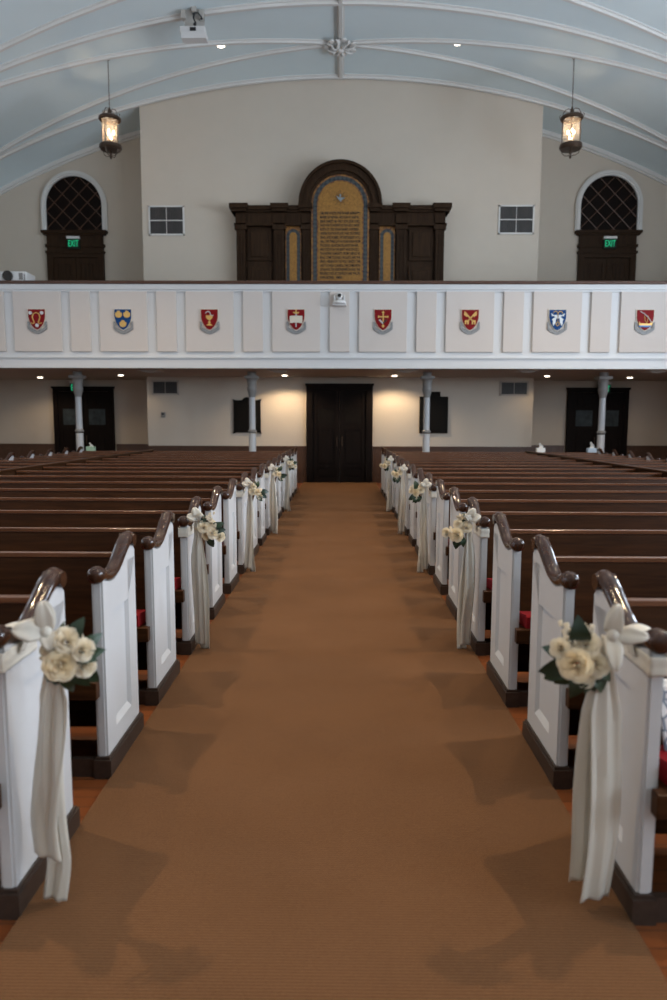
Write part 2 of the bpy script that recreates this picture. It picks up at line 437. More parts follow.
# heraldic shields -----------------------------------------------
K = .00105
def shield_outline(w_=.19, top=.222, bot=-.232):
    pts = [(-w_, top), (w_, top), (w_, top-.15)]
    for i in range(1, 9):
        t = i/9; pts.append((w_*math.cos(t*PI/2)**.85, top-.15-(top-.15-bot)*math.sin(t*PI/2)**1.0*(.55+.45*t)))
    pts.append((0, bot))
    for i in range(8, 0, -1):
        t = i/9; pts.append((-w_*math.cos(t*PI/2)**.85, top-.15-(top-.15-bot)*math.sin(t*PI/2)**1.0*(.55+.45*t)))
    pts.append((-w_, top-.15))
    return pts
def disc(cx, cy, r, n_=12): return [(cx+r*math.cos(2*PI*i/n_), cy+r*math.sin(2*PI*i/n_)) for i in range(n_)]
def shield(x, zc, field, label, charges):
    e = empty('heraldic_shield', (x, F-.057, zc), label=label, cat='shield')
    MB().prism(shield_outline(.208, .238, -.252), 'y', -.022, 0).build('border', 'shield_cream', e, label='pale cream border')
    MB().prism(shield_outline(), 'y', -.032, -.020).build('field', field, e)
    mb = MB()
    up_, lo = [], []
    for i in range(17):
        t = -1+2*i/16; up_.append((t*.215, -.235+.095*abs(t)**1.6)); lo.append((t*.222, -.325+.115*abs(t)**1.6))
    mb.band(up_, lo, 'y', -.018, 0)
    for sg in (-1, 1):
        mb.prism([(sg*.222, -.21), (sg*.17, -.225), (sg*.175, -.06), (sg*.222, -.04)], 'y', -.024, -.004)
    mb.build('scroll', 'scroll_silver', e, label='silver motto scroll')
    ins = {}
    for mat, kind, dat in charges:
        mb = ins.setdefault(mat, MB())
        if kind == 'poly': mb.prism(dat, 'y', -.046, -.03)
        elif kind == 'disc': mb.prism(disc(*dat), 'y', -.046, -.03)
        elif kind == 'line': mb.sweep([(a, -.038, b) for a, b in dat[0]], dat[1], 6)
    for mat, mb in ins.items():
        mb.build('emblem', mat, e, label='%s coloured emblem' % mat.replace('shield_', '').replace('water_', ''))
def cc(ox, oy, pts): return [((a-ox)*K, (oy-b)*K) for a, b in pts]
# 1 horseshoe shape and three roundels
o1 = (312, 440)
hs = cc(*o1, [(190, 520), (235, 535), (262, 510), (235, 450), (222, 390), (245, 325), (305, 300), (365, 325), (388, 390), (372, 450), (345, 510), (375, 535), (425, 515)])
ZC = 3.955
def at(k): return .985+1.971*k
shield(at(-4), ZC, 'shield_red', 'red shield with a bronze horseshoe shape and three silver flowers, leftmost on balcony', [('gold', 'line', (hs, .013))]+[('silver', 'disc', c) for c in [(-.138, .142, .04), (.124, .142, .04), (.006, -.139, .04)]])
def shell(cx, cy): return [(cx-.078, cy+.03), (cx-.04, cy+.045), (cx-.03, cy+.075), (cx, cy+.085), (cx+.03, cy+.075), (cx+.04, cy+.045), (cx+.078, cy+.03), (cx+.078, cy-.02), (cx+.055, cy-.06), (cx, cy-.08), (cx-.055, cy-.06), (cx-.078, cy-.02)]
shield(at(-3), ZC, 'shield_blue', 'blue shield with three gold scallop shells on the balcony front', [('gold', 'poly', shell(*p)) for p in ((-.095, .11), (.095, .11), (0, -.1))])
o3 = (345, 420)
shield(at(-2), ZC, 'shield_red', 'red shield with a gold chalice on the balcony front', [
    ('gold', 'poly', cc(*o3, [(270, 335), (425, 335), (415, 390), (375, 425), (355, 440), (375, 485), (355, 505), (425, 550), (270, 550), (335, 505), (318, 485), (340, 440), (300, 415), (275, 380)])),
    ('silver', 'line', (cc(*o3, [(262, 295), (285, 262), (325, 250), (360, 275), (372, 320), (400, 345), (432, 330)]), .011))])
o4 = (375, 410)
shield(at(-1), ZC, 'shield_red', 'red shield with an open book and upright sword, just left of balcony centre', [
    ('shield_cream', 'poly', cc(*o4, [(238, 335), (350, 330), (375, 340), (400, 330), (512, 335), (512, 488), (400, 475), (375, 490), (350, 475), (238, 488)])),
    ('gold', 'poly', cc(*o4, [(362, 200), (388, 200), (388, 255), (440, 250), (440, 270), (400, 290), (350, 290), (310, 270), (310, 250), (362, 255)])),
    ('silver', 'poly', cc(*o4, [(360, 492), (390, 492), (386, 560), (374, 580), (363, 560)])),
    ('silver', 'poly', cc(*o4, [(362, 292), (388, 292), (388, 328), (375, 336), (362, 328)]))])
o5 = (298, 405)
shield(at(0), ZC, 'shield_red', 'red shield with a gold cross above a white and dark chevron', [
    ('gold', 'poly', cc(*o5, [(290, 225), (310, 225), (330, 255), (312, 270), (314, 332), (385, 332), (395, 315), (420, 345), (395, 375), (385, 358), (314, 358), (310, 450), (290, 450), (286, 358), (215, 358), (205, 375), (180, 345), (205, 315), (215, 332), (286, 332), (288, 270), (270, 255)])),
    ('gold', 'poly', cc(*o5, [(300, 500), (335, 540), (300, 580), (265, 540)])),
    ('silver', 'poly', cc(*o5, [(205, 415), (232, 395), (300, 465), (292, 500)])),
    ('black_plastic', 'poly', cc(*o5, [(388, 415), (362, 395), (302, 465), (300, 500)]))])
o6 = (345, 415)
def key(m_):
    g = lambda pts: cc(*o6, [(345+(a-345)*m_, b) for a, b in pts])
    return [('gold', 'poly', g([(215, 240), (240, 250), (400, 430), (385, 450), (210, 262)])),
            ('gold', 'poly', g([(200, 300), (218, 265), (285, 335), (262, 362), (240, 330), (225, 335)])),
            ('gold', 'poly', g([(375, 425), (460, 425), (462, 510), (435, 512), (430, 460), (410, 460), (405, 512), (378, 512)]))]
shield(at(1), ZC, 'shield_red', 'red shield with two crossed gold keys on the balcony front', key(1)+[(a, b, [(p[0], p[1]) for p in c]) for a, b, c in key(-1)])
o7 = (392, 425)
def ax(m_):
    g = lambda pts: cc(*o7, [(392+(a-392)*m_, b) for a, b in pts])
    return [('silver', 'poly', g([(240, 290), (275, 300), (300, 325), (380, 320), (385, 400), (345, 385), (355, 400), (345, 480), (300, 560), (285, 500), (290, 450), (262, 415), (335, 370), (300, 340), (262, 355), (258, 320)])),
            ('gold', 'line', (g([(290, 285), (310, 255), (345, 243), (380, 262), (392, 300), (392, 470)]), .008))]
shield(at(2), ZC, 'shield_blue', 'blue shield with two white axe-like shapes and gold cord on the balcony front', ax(1)+ax(-1)+[('gold', 'line', (cc(*o7, [(392, 470), (362, 495), (360, 525), (385, 550), (410, 545), (425, 515), (415, 485), (392, 472)]), .009))])
o8 = (382, 430)
shield(at(3), ZC, 'shield_red', 'red shield with a gold sailing boat on blue water, rightmost on balcony', [
    ('gold', 'poly', cc(*o8, [(245, 460), (270, 500), (480, 505), (525, 470), (540, 480), (520, 545), (250, 548)])),
    ('water_blue', 'poly', cc(*o8, [(245, 550), (515, 545), (490, 575), (400, 585), (255, 580)])),
    ('silver', 'line', (cc(*o8, [(265, 250), (360, 305), (430, 365), (480, 430), (515, 485)]), .011)),
    ('gold', 'line', (cc(*o8, [(360, 330), (372, 430), (410, 500)]), .007)), ('gold', 'line', (cc(*o8, [(440, 340), (430, 430), (415, 500)]), .007))])

# camera on the balcony panel
e = empty('security_camera', (-.005, F-.056, 4.38), label='small white pan and tilt camera mounted at the middle of the balcony front', cat='camera')
mb = MB(); mb.box(-.16, .16, -.16, 0, -.13, -.09, .01); mb.lathe([(.15, -.09), (.15, -.05), (.12, -.02), (.06, 0)], (0, -.1, 0), 20); mb.box(-.13, .13, -.03, 0, -.1, .1)
mb.build('mount', 'appliance_white', e, True)
mb = MB(); mb.box(-.12, -.09, -.17, -.05, -.04, .1, .01); mb.box(.09, .12, -.17, -.05, -.04, .1, .01); mb.ball((0, -.1, .07), .088, 3, (1, 1, 1)); mb.build('head', 'appliance_white', e, True)
mb = MB(); mb.sweep([(0, -.16, .08), (0, -.21, .08)], .042, 16); mb.build('lens', 'lens_glass', e, True)

# projector resting by the rail
e = empty('projector', (-7.60, F+.42, 4.845), label='white projector with a round dark lens at the left end of the balcony rail', cat='projector')
MB().box(-.62, .37, -.2, .3, .02, .24, .03).build('body', 'appliance_white', e, True)
mb = MB(); mb.sweep([(-.05, -.19, .13), (-.05, -.25, .13)], .115, 24); mb.build('lens', 'lens_glass', e, True)
mb = MB(); mb.box(.20, .29, -.205, -.2, .05, .2); mb.box(.315, .34, -.205, -.2, .03, .17); mb.build('vent_grille', 'metal_grey', e)
mb = MB(); [mb.box(a-.03, a+.03, -.15, -.09, 0, .02) for a in (-.5, .25)]; mb.build('foot', 'black_plastic', e)
e2 = empty('projector_shelf', (-7.72, F+.12, 4.72), label='plain white shelf behind the balcony rail carrying the projector', cat='shelf')
MB().box(-.75, .65, .09, .76, .09, .125).build('board', 'appliance_white', e2)
mb = MB(); [mb.box(a-.015, a+.015, .09, .5, -.15, .09) for a in (-.5, .4)]; [mb.box(a-.015, a+.015, 0, .09, -.15, -.06) for a in (-.5, .4)]; mb.build('bracket', 'appliance_white', e2)

# ------------------------------------------------------------------ lower back wall
def wainscot(x0, x1, y, name):
    mb = MB(); mb.box(x0, x1, y-.03, y, 0, .95); mb.box(x0, x1, y-.05, y, .95, 1.0); mb.box(x0, x1, y-.045, y, 0, .14)
    n_ = max(1, int(abs(x1-x0)/.75)); d = (x1-x0)/n_
    for k in range(n_): mb.box(x0+k*d+.08, x0+(k+1)*d-.08, y-.045, y-.03, .24, .84)
    struct(mb, name, 'wainscot_wood')
wainscot(-CW, -.91, W, 'baseboard_centre_left'); wainscot(.91, CW, W, 'baseboard_centre_right')
wainscot(-XW, -8.42, S, 'baseboard_far_left'); wainscot(-6.58, -CW, S, 'baseboard_recess_left')
wainscot(CW, 6.58, S, 'baseboard_recess_right'); wainscot(8.42, XW, S, 'baseboard_far_right')

door_n = [0]
def double_door(xc_, y, wd, zt, z0, fw_, glass=None, wmat='dark_wood', panel_rows=((.15, .95), (1.25, 1.45, 'g'), (2.05, 2.35))):
    door_n[0] += 1
    e = empty('door_%d' % door_n[0], (xc_, y, z0), kind='structure')
    h = wd/2; mb = MB()
    mb.box(-h, -h+fw_, -.11, 0, 0, zt-fw_); mb.box(h-fw_, h, -.11, 0, 0, zt-fw_); mb.box(-h, h, -.11, 0, zt-fw_, zt-.05); mb.box(-h-.03, h+.03, -.14, 0, zt-.05, zt+.01)
    mb.build('casing', wmat, e)
    iw = h-fw_; it = zt-fw_
    for sg in (-1, 1):
        a, b = sorted((sg*.006, sg*iw))
        mb = MB(); st = .12
        mb.box(a, b, -.045, -.005, .01, it-.005)
        mb.box(a, a+st, -.065, -.045, .01, it-.005); mb.box(b-st, b, -.065, -.045, .01, it-.005)
        rows = []
        for p in panel_rows: rows.append((p[0], p[1]))
        edges = [.01]+[v for r in rows for v in r]+[it-.005]
        for k in range(0, len(edges), 2): mb.box(a+st, b-st, -.065, -.045, edges[k], edges[k+1])
        for p in panel_rows:
            if len(p) == 2: mb.box(a+st+.05, b-st-.05, -.06, -.045, p[0]+.05, p[1]-.05); mb.box((a+b)/2-.03, (a+b)/2+.03, -.065, -.045, p[0], p[1])
        lf = mb.build('door_leaf', wmat, e)
        for p in panel_rows:
            if len(p) == 3: MB().box(a+st+.01, b-st-.01, -.052, -.045, p[0]+.01, p[1]-.01).build('pane', glass if glass else 'door_pane', lf)
        hx = sg*.07
        mb = MB(); mb.sweep([(hx, -.065, 1.0), (hx, -.11, 1.02), (hx, -.11, 1.22), (hx, -.065, 1.24)], .011, 8); mb.build('handle', 'bronze', lf, True)
    return e
double_door(0, W, 1.80, 2.68, 0, .17, panel_rows=((.15, .42), (.5, 1.45), (1.6, 2.03, 'g'), (2.12, 2.45)))
double_door(-7.5, S, 1.76, 2.66, 0, .13, glass='door_pane_light', panel_rows=((.15, .42), (.5, 1.42), (1.55, 2.03, 'g'), (2.12, 2.45)))
double_door(7.5, S, 1.76, 2.66, 0, .13, glass='door_pane_light', panel_rows=((.15, .42), (.5, 1.42), (1.55, 2.03, 'g'), (2.12, 2.45)))
# balcony doors with frieze and arched lattice above
for i, sg in enumerate((-1, 1)):
    xd = sg*7.57
    double_door(xd, S, 1.62, 3.33, 3.15, .17, wmat='reredos_wood', panel_rows=((.2, .9), (1.05, 1.75), (1.9, 2.35), (2.45, 3.0)))
    trim_n[0] += 1
    mb = MB(); mb.box(xd-.8, xd+.8, S-.1, S, 6.49, 6.95); mb.box(xd-.84, xd+.84, S-.13, S, 6.60, 6.68)
    mb.box(xd-.93, xd+.93, S-.18, S, 6.98, 7.05); mb.box(xd-.88, xd+.88, S-.14, S, 6.93, 6.98)
    struct(mb, 'trim_%d' % trim_n[0], 'reredos_wood')
    e = empty('window_%d' % (i+1), (xd, S, 7.05), kind='structure')
    zs = .70
    mb = MB(); r0, r1 = .80, .94
    inn = [(-r0, 0)]+arc(0, zs, r0, 180, 0, 28)+[(r0, 0)]; out = [(-r1, 0)]+arc(0, zs, r1, 180, 0, 28)+[(r1, 0)]
    mb.band(inn, out, 'y', -.09, 0)
    mid = [(-.85, 0)]+arc(0, zs, .85, 180, 0, 28)+[(.85, 0)]; mid2 = [(-.90, 0)]+arc(0, zs, .90, 180, 0, 28)+[(.90, 0)]
    mb.band(mid, mid2, 'y', -.12, -.09)
    mb.build('arched_frame', 'trim_white', e, label='white arched moulding')
    MB().prism([(-.8, 0)]+arc(0, zs, .8, 180, 0, 28)+[(.8, 0)], 'y', -.03, -.005).build('backing', 'dark_wood', e, label='dark panel behind the lattice')
    mb = MB()
    def inside(x, z): return z > .0 and abs(x) < .79 and (z < zs or x*x+(z-zs)**2 < .79**2)
    for d in (-1, 1):
        for k in range(-6, 7):
            c = k*.40+(.1 if d > 0 else -.05); pts = []
            t = -2.0
            while t < 2.2:
                x = t; z = .75+d*t*1.0+c*1.18
                if inside(x, z): pts.append((x, z))
                t += .01
            if len(pts) > 4:
                (xa, za), (xb, zb) = pts[0], pts[-1]
                mb.sweep([(xa, -.045, za), (xb, -.045, zb)], .016, 4)
    mb.build('lattice', 'wainscot_wood', e, label='brown diagonal lattice')

# exit signs
def text_obj(body, size, loc, mat, parent, name, align='CENTER', ext=.004, rot=(PI/2, 0, 0), bold=0, width=None):
    cu = bpy.data.curves.new(name, 'FONT'); cu.body = body; cu.size = size; cu.align_x = align; cu.extrude = ext; cu.offset = bold
    cu.align_y = 'CENTER'
    o = bpy.data.objects.new(name, cu); COL.objects.link(o); o.parent = parent; o.location = loc; o.rotation_euler = rot
    cu.materials.append(M[mat])
    bpy.context.view_layer.update()
    dx = o.dimensions.x
    me = bpy.data.meshes.new_from_object(o); me.materials.clear(); me.materials.append(M[mat]); bpy.data.objects.remove(o)
    o = bpy.data.objects.new(name, me); COL.objects.link(o); o.parent = parent; o.location = loc; o.rotation_euler = rot
    if width and dx > 0: o.scale = (width/dx, 1, 1)
    return o
def exit_sign(x, y, z, lab, w_=.36, hang=None):
    e = empty('exit_sign', (x, y, z), label=lab, cat='sign')
    MB().box(-w_/2, w_/2, -.05, .02, -.13, .13, .006).build('plate', 'exit_plate', e)
    mb = MB(); mb.box(-w_/2, w_/2, -.09, .02, .13, .20, .006)
    if hang: mb.box(-.015, .015, -.02, .01, .2, hang-z)
    mb.build('housing', 'appliance_white', e)
    text_obj('EXIT', .25, (0, -.054, 0), 'exit_green', e, 'lettering', bold=.0, width=w_*.8)
exit_sign(-7.58, S-.13, 6.67, 'green lit exit sign over the left balcony door')
exit_sign(7.60, S-.13, 6.67, 'green lit exit sign over the right balcony door')
exit_sign(-7.62, S-.22, 2.62, 'green lit exit sign over the left door under the balcony', hang=SOF)
exit_sign(7.60, S-.22, 2.62, 'green lit exit sign over the right door under the balcony', hang=SOF)

# vents, plaques, thermostat
def vent(x0, x1, z0, z1, lab, cross=True):
    cx_, cz_ = (x0+x1)/2, (z0+z1)/2; a, b = (x1-x0)/2, (z1-z0)/2
    e = empty('air_vent', (cx_, W, cz_), label=lab, cat='vent')
    mb = MB(); t = .04
    mb.box(-a, -a+t, -.03, 0, -b, b); mb.box(a-t, a, -.03, 0, -b, b); mb.box(-a, a, -.03, 0, -b, -b+t); mb.box(-a, a, -.03, 0, b-t, b)
    if cross: mb.box(-a, a, -.028, -.012, -.012, .012)
    mb.box(-.006, .006, -.028, -.012, -b, b)
    mb.build('frame', 'trim_white' if cross else 'soffit', e)
    mb = MB(); mb.box(-a+t, a-t, -.008, 0, -b+t, b-t); n_ = 22
    for k in range(n_): xx_ = -a+t+(2*a-2*t)*(k+.5)/n_; mb.box(xx_-.007, xx_+.007, -.024, -.008, -b+t, b-t)
    mb.build('slats', 'vent_slats', e)
vent(-5.08, -4.13, 6.57, 7.33, 'large white-framed air vent high on the wall left of the wooden reredos')
vent(4.17, 5.11, 6.60, 7.34, 'large white-framed air vent high on the wall right of the wooden reredos')
vent(-5.11, -4.38, 2.38, 2.77, 'dark air vent on the left of the wall under the balcony', False)
vent(4.34, 5.11, 2.38, 2.77, 'dark air vent on the right of the wall under the balcony', False)
e = empty('memorial_plaque', (-2.52, W, 1.83), label='dark plaque with flared corners and domed top, behind the left inner column', cat='plaque')
mb = MB(); mb.prism([(-.39, -.5), (-.30, -.465), (.30, -.465), (.39, -.5), (.37, -.42), (.365, .36), (.39, .44), (.30, .41), (.12, .41), (.08, .47), (0, .495), (-.08, .47), (-.14, .41), (-.30, .41), (-.39, .44), (-.365, .36), (-.37, -.42)], 'y', -.05, 0)
mb.build('plate', 'plaque_bronze', e); mb = MB(); mb.box(-.31, .31, -.058, -.05, -.40, .34); mb.build('inscription_panel', 'plaque_bronze', e)
e = empty('memorial_plaque', (2.56, W, 1.86), label='dark rectangular plaque with a raised top block, behind the right inner column', cat='plaque')
mb = MB(); mb.box(-.385, .385, -.05, 0, -.50, .49); mb.box(-.18, .17, -.06, 0, .49, .62); mb.build('plate', 'plaque_bronze', e)
mb = MB(); mb.box(-.31, .31, -.06, -.05, -.42, .42); mb.build('inscription_panel', 'plaque_bronze', e)
e = empty('thermostat', (-4.82, W, 1.84), label='small grey wall thermostat below the left lower vent', cat='thermostat')
MB().box(-.06, .06, -.03, 0, -.07, .07, .006).build('case', 'metal_grey', e); MB().box(-.035, .035, -.034, -.03, 0, .045).build('display', 'black_plastic', e)

# columns
def column(x, lab):
    e = empty('column', (x, 17.0, 0), label=lab, cat='column', group=None)
    mb = MB(); mb.lathe([(.12, 0), (.12, .1), (.10, .13), (.092, .2), (.088, 1.36)], seg=24); mb.lathe([(.078, 1.46), (.074, 2.25)], seg=24); mb.build('shaft', 'column_white', e, True)
    mb = MB(); mb.lathe([(.088, 1.38), (.10, 1.395), (.11, 1.42), (.10, 1.445), (.078, 1.46)], seg=24); mb.build('collar', 'column_capital', e, True)
    mb = MB(); mb.lathe([(.074, 2.25), (.085, 2.30), (.105, 2.38), (.122, 2.43), (.125, 2.47), (.112, 2.50), (.118, 2.62), (.13, 2.68), (.15, 2.70)], seg=24)
    mb.box(-.165, .165, -.165, .165, 2.70, 2.77, .01); mb.lathe([(.11, 2.77), (.11, SOF)], seg=20); mb.build('capital', 'column_capital', e, True, label='grey moulded capital')
column(-6.45, 'slim white column in front of the left door under the balcony')
column(-2.15, 'slim white column just left of the centre doors under the balcony')
column(2.15, 'slim white column just right of the centre doors under the balcony')
column(6.45, 'slim white column in front of the right door under the balcony')

# downlights
def downlight(x, y, z, lab, power=DOWN_W, grp='recessed downlights', r=.085, cone=1.9):
    e = empty('downlight', (x, y, z), label=lab, cat='ceiling light', group=grp)
    mb = MB(); o_ = arc(0, 0, r+.03, 0, 360, 20)[:-1]; i_ = arc(0, 0, r, 0, 360, 20)[:-1]; mb.band(i_, o_, 'z', -.012, 0, True); mb.build('trim_ring', 'appliance_white', e)
    mb = MB(); mb.lathe([(r, -.028), (r*.9, -.006)], seg=20); mb.build('lamp_face', 'downlight_glow', e)
    if power:
        L = bpy.data.lights.new('downlight_lamp', 'SPOT'); L.energy = power; L.color = (1, .74, .46); L.spot_size = cone; L.spot_blend = .5; L.shadow_soft_size = .06
        o = bpy.data.objects.new('downlight_lamp', L); COL.objects.link(o); o.parent = e; o.location = (0, 0, -.05)
for x, y, lab, p in ((-8.25, 19.0, 'recessed light under the balcony, furthest to the left', .5), (-5.73, 18.1, 'recessed light under the balcony between left door and lower left vent', .25),
               (-1.43, 18.05, 'recessed light under the balcony just left of centre doors', 1.5), (1.43, 18.05, 'recessed light under the balcony just right of centre doors', 1.5),
               (5.40, 18.1, 'recessed light under the balcony right of the lower right vent', .25), (7.75, 18.6, 'recessed light under the balcony, furthest to the right', .25)):
    downlight(x, y, SOF, lab, DOWN_W*p*1.3, r=.065, cone=2.55)
downlight(-2.78, 16.9, cz(2.78)-.01, 'small lit ceiling light beside the ceiling-mounted white box', VAULT_W*.3, 'vault downlights', .085, 1.7)
downlight(2.70, 16.86, cz(2.70)-.01, 'small lit ceiling light right of the carved ceiling boss', VAULT_W*.3, 'vault downlights', .085, 1.7)
for yy in (13.7, 10.5, 7.3, 4.1, .9, -2.3):
    for sx in (-1, 1):
        if yy in (10.5, 4.1, -2.3): downlight(sx*4.6, yy, cz(4.6)-.01, 'added unseen ceiling light high over the outer end of the nave pews, throwing aisle shadows', VAULT_W*(22 if yy > 0 else 3), 'added outer downlights overhead', .085, 1.7)  # unseen lights added to throw the pew-end shadows onto the carpet
        downlight(sx*2.75, yy, cz(2.75)-.01, 'added unseen ceiling light high over the nave pews, lighting the aisle', VAULT_W, 'added nave downlights overhead', .085, 2.0)  # more out-of-view lights, added to brighten aisle and pews
for x, y, lab in ((-4.58, 16.8, 'square air diffuser in the balcony underside by the lower left vent'), (-1.46, 16.7, 'square air diffuser in the balcony underside left of centre'),
                  (1.6, 16.65, 'square air diffuser in the balcony underside right of centre'), (4.45, 16.6, 'square air diffuser in the balcony underside by the lower right vent'), (7.5, 16.6, 'square air diffuser in the balcony underside at far right')):
    e = empty('air_diffuser', (x, y, SOF), label=lab, cat='vent')
    mb = MB(); mb.box(-.25, .25, -.25, .25, -.012, 0); mb.box(-.17, .17, -.17, .17, -.03, -.012); mb.box(-.09, .09, -.09, .09, -.045, -.03); mb.build('louvre', 'diffuser', e)

# ceiling-mounted equipment box
e = empty('ceiling_projector', (-3.08, 15.38, cz(3.08)), label='white open equipment box with black cables hanging from the vault, upper left', cat='projector')
mb = MB(); mb.box(-.26, .27, -.12, .10, -.68, -.55, .01); mb.box(-.29, .24, -.08, .10, -.55, -.42, .01); mb.build('case', 'appliance_white', e)
mb = MB(); mb.box(-.22, .2, .06, .10, -.42, -.02); mb.box(-.26, -.18, -.04, .1, -.24, -.08); mb.box(.12, .2, -.04, .1, -.26, -.08); mb.box(-.05, .05, -.02, .1, -.1, 0); mb.build('bracket', 'diffuser', e)
mb = MB(); mb.sweep([(0, .03, -.12), (.02, -.06, -.17), (.0, -.08, -.27), (.05, -.08, -.37)], .018, 6); mb.sweep([(.02, -.03, -.14), (.1, -.08, -.17), (.17, -.08, -.25)], .014, 6); mb.ball((.17, -.08, -.28), .03, 1); mb.ball((.03, -.08, -.39), .04, 1); mb.ball((.0, -.04, -.17), .032, 1); mb.build('cable', 'black_plastic', e, True)
mb = MB(); mb.box(-.08, .05, -.088, -.08, -.52, -.45); mb.build('label_plate', 'black_plastic', e)

# ------------------------------------------------------------------ reredos on the balcony
e = empty('wooden_reredos', (0, W, 3.15), label='dark carved wooden memorial screen with gold inscribed arch on the balcony wall', cat='memorial')
Z = lambda z: z-3.15
mb = MB()
mb.box(-2.72, 2.72, -.25, 0, Z(3.15), Z(7.1))
mb.build('backing', 'reredos_wood', e)
def pil(x0, x1, d=-.42, cap=True):
    mb = MB(); mb.box(x0, x1, d+.04, -.25, 0, Z(6.62)); mb.box(x0-.02, x1+.02, d, -.25, 0, .5)
    n_ = 3
    for k in range(n_): xx_ = x0+(x1-x0)*(k+.5)/n_; mb.box(xx_-.02, xx_+.02, d+.02, d+.04, .6, Z(6.5))
    mb.box(x0-.04, x1+.04, d, -.25, Z(6.62), Z(6.74)); mb.box(x0-.02, x1+.02, d+.02, -.25, Z(6.74), Z(7.0))
    mb.build('pilaster', 'reredos_wood', e)
for sg in (-1, 1):
    for a, b in ((2.47, 2.70), (1.46, 1.72), (.77, .98)): pil(*sorted((sg*a, sg*b)))
    mb = MB()   # panelling
    def fr(x0, x1, z0, z1):
        mb.box(x0, x1, -.30, -.25, z0, z1, .0)
        mb.box(x0+.09, x1-.09, -.335, -.30, z0+.09, z1-.09, .012)
    a, b = sorted((sg*1.80, sg*2.42)); fr(a, b, Z(5.86), Z(6.66)); fr(a, b, Z(4.0), Z(5.70)); mb.build('raised_panel', 'reredos_wood', e)
    # side mosaic strips
    xa, xb = sorted((sg*1.02, sg*1.43)); xm = (xa+xb)/2; hw = (xb-xa)/2
    MB().box(xa, xb, -.29, -.25, Z(3.3), Z(6.72)).build('mosaic_edge', 'gold_edge', e)
    pr = lambda r_, zt: [(xm-r_, Z(3.3)), (xm+r_, Z(3.3)), (xm+r_, zt)]+arc(xm, zt, r_, 0, 180, 10)[1:-1]+[(xm-r_, zt)]
    MB().prism(pr(hw-.03, Z(6.48)), 'y', -.30, -.28).build('mosaic_border', 'blue_mosaic', e)
    MB().prism(pr(.095, Z(6.48)), 'y', -.31, -.29).build('mosaic_field', 'gold_mosaic', e)
# entablature
mb = MB(); mb.box(-2.72, 2.72, -.36, 0, Z(6.78), Z(7.08)); mb.box(-2.76, 2.76, -.40, 0, Z(6.72), Z(6.78))
for sg in (-1, 1):
    for a, b in ((2.38, 2.86), (1.34, 1.80), (.72, 1.08)):
        x0, x1 = sorted((sg*a, sg*b)); mb.box(x0, x1, -.56, 0, Z(7.12), Z(7.235)); mb.box(x0+.05, x1-.05, -.50, 0, Z(7.05), Z(7.12))
    x0, x1 = sorted((sg*.76, sg*2.80)); mb.box(x0, x1, -.48, 0, Z(7.10), Z(7.20)); mb.box(x0, x1, -.42, 0, Z(7.05), Z(7.10))
ent = mb
ent.build('entablature', 'reredos_wood', e)
# arch
mb = MB(); zc = Z(7.22)
for r0, r1, d in ((.75, .83, -.46), (.83, .93, -.52), (.93, 1.0, -.50), (1.0, 1.07, -.58)):
    mb.band(arc(0, zc, r0, 180, 0, 40), arc(0, zc, r1, 180, 0, 40), 'y', d, 0)
mb.build('arch', 'reredos_wood', e)
def tab(r_, zb=3.3): return [(-r_, Z(zb)), (r_, Z(zb))]+arc(0, zc, r_, 0, 180, 36)
MB().prism(tab(.75), 'y', -.44, -.05).build('mosaic_edge', 'gold_edge', e)
MB().prism(tab(.70), 'y', -.45, -.43).build('mosaic_border', 'blue_mosaic', e)
MB().prism(tab(.60), 'y', -.455, -.44).build('mosaic_edge', 'gold_edge', e)
MB().prism(tab(.565), 'y', -.465, -.45).build('inscribed_tablet', 'gold_mosaic', e, label='gold mosaic tablet with dark inscription')
creed = ["I Believe in God the Father Almighty,", "Maker of Heaven, and Earth: and in", "Jesus Christ his only Son our Lord:", "who was conceived by the Holy Ghost,", "born of the Virgin Mary, suffered",
         "under Pontius Pilate, was crucified,", "dead, and buried: He descended into", "hell; the third day He rose again from", "the dead: He ascended into heaven,", "and sitteth on the right hand of God",
         "the Father Almighty; from thence He", "shall come to judge the quick and the", "dead. I believe in the Holy Ghost; the", "Holy Catholic Church; the Communion", "of Saints; the Forgiveness of sins; the",
         "Resurrection of the body; and the Life", "everlasting.   Amen."]
for k, t in enumerate(creed):
    wd = 1.04 if k < 16 else .58
    o = text_obj(t.upper(), .085, (-.52, -.468, Z(7.0)-k*.1005), 'ink', e, 'lettering', 'LEFT', .003, bold=.0022, width=wd-(.04 if k in (1, 4, 8, 9) else 0))
# dove with rays
mb = MB(); zz = Z(7.37)
for k in range(20):
    a = 2*PI*k/20; r_ = .20 if k % 2 else .13
    mb.sweep([(.05*math.cos(a), -.468, zz+.05*math.sin(a)), (r_*math.cos(a), -.468, zz+r_*math.sin(a))], .0045, 4)
mb.build('rays', 'ink', e)
mb = MB(); mb.prism([(-.10, zz+.06), (-.03, zz+.02), (0, zz+.05), (.02, zz+.01), (.12, zz+.02), (.04, zz-.04), (.02, zz-.09), (-.02, zz-.05), (-.06, zz-.01)], 'y', -.478, -.465)
mb.prism([(-.015, zz+.04), (.015, zz+.04), (.02, zz+.09), (0, zz+.11), (-.02, zz+.09)], 'y', -.478, -.465); mb.build('dove', 'dove_grey', e, label='blue grey dove')

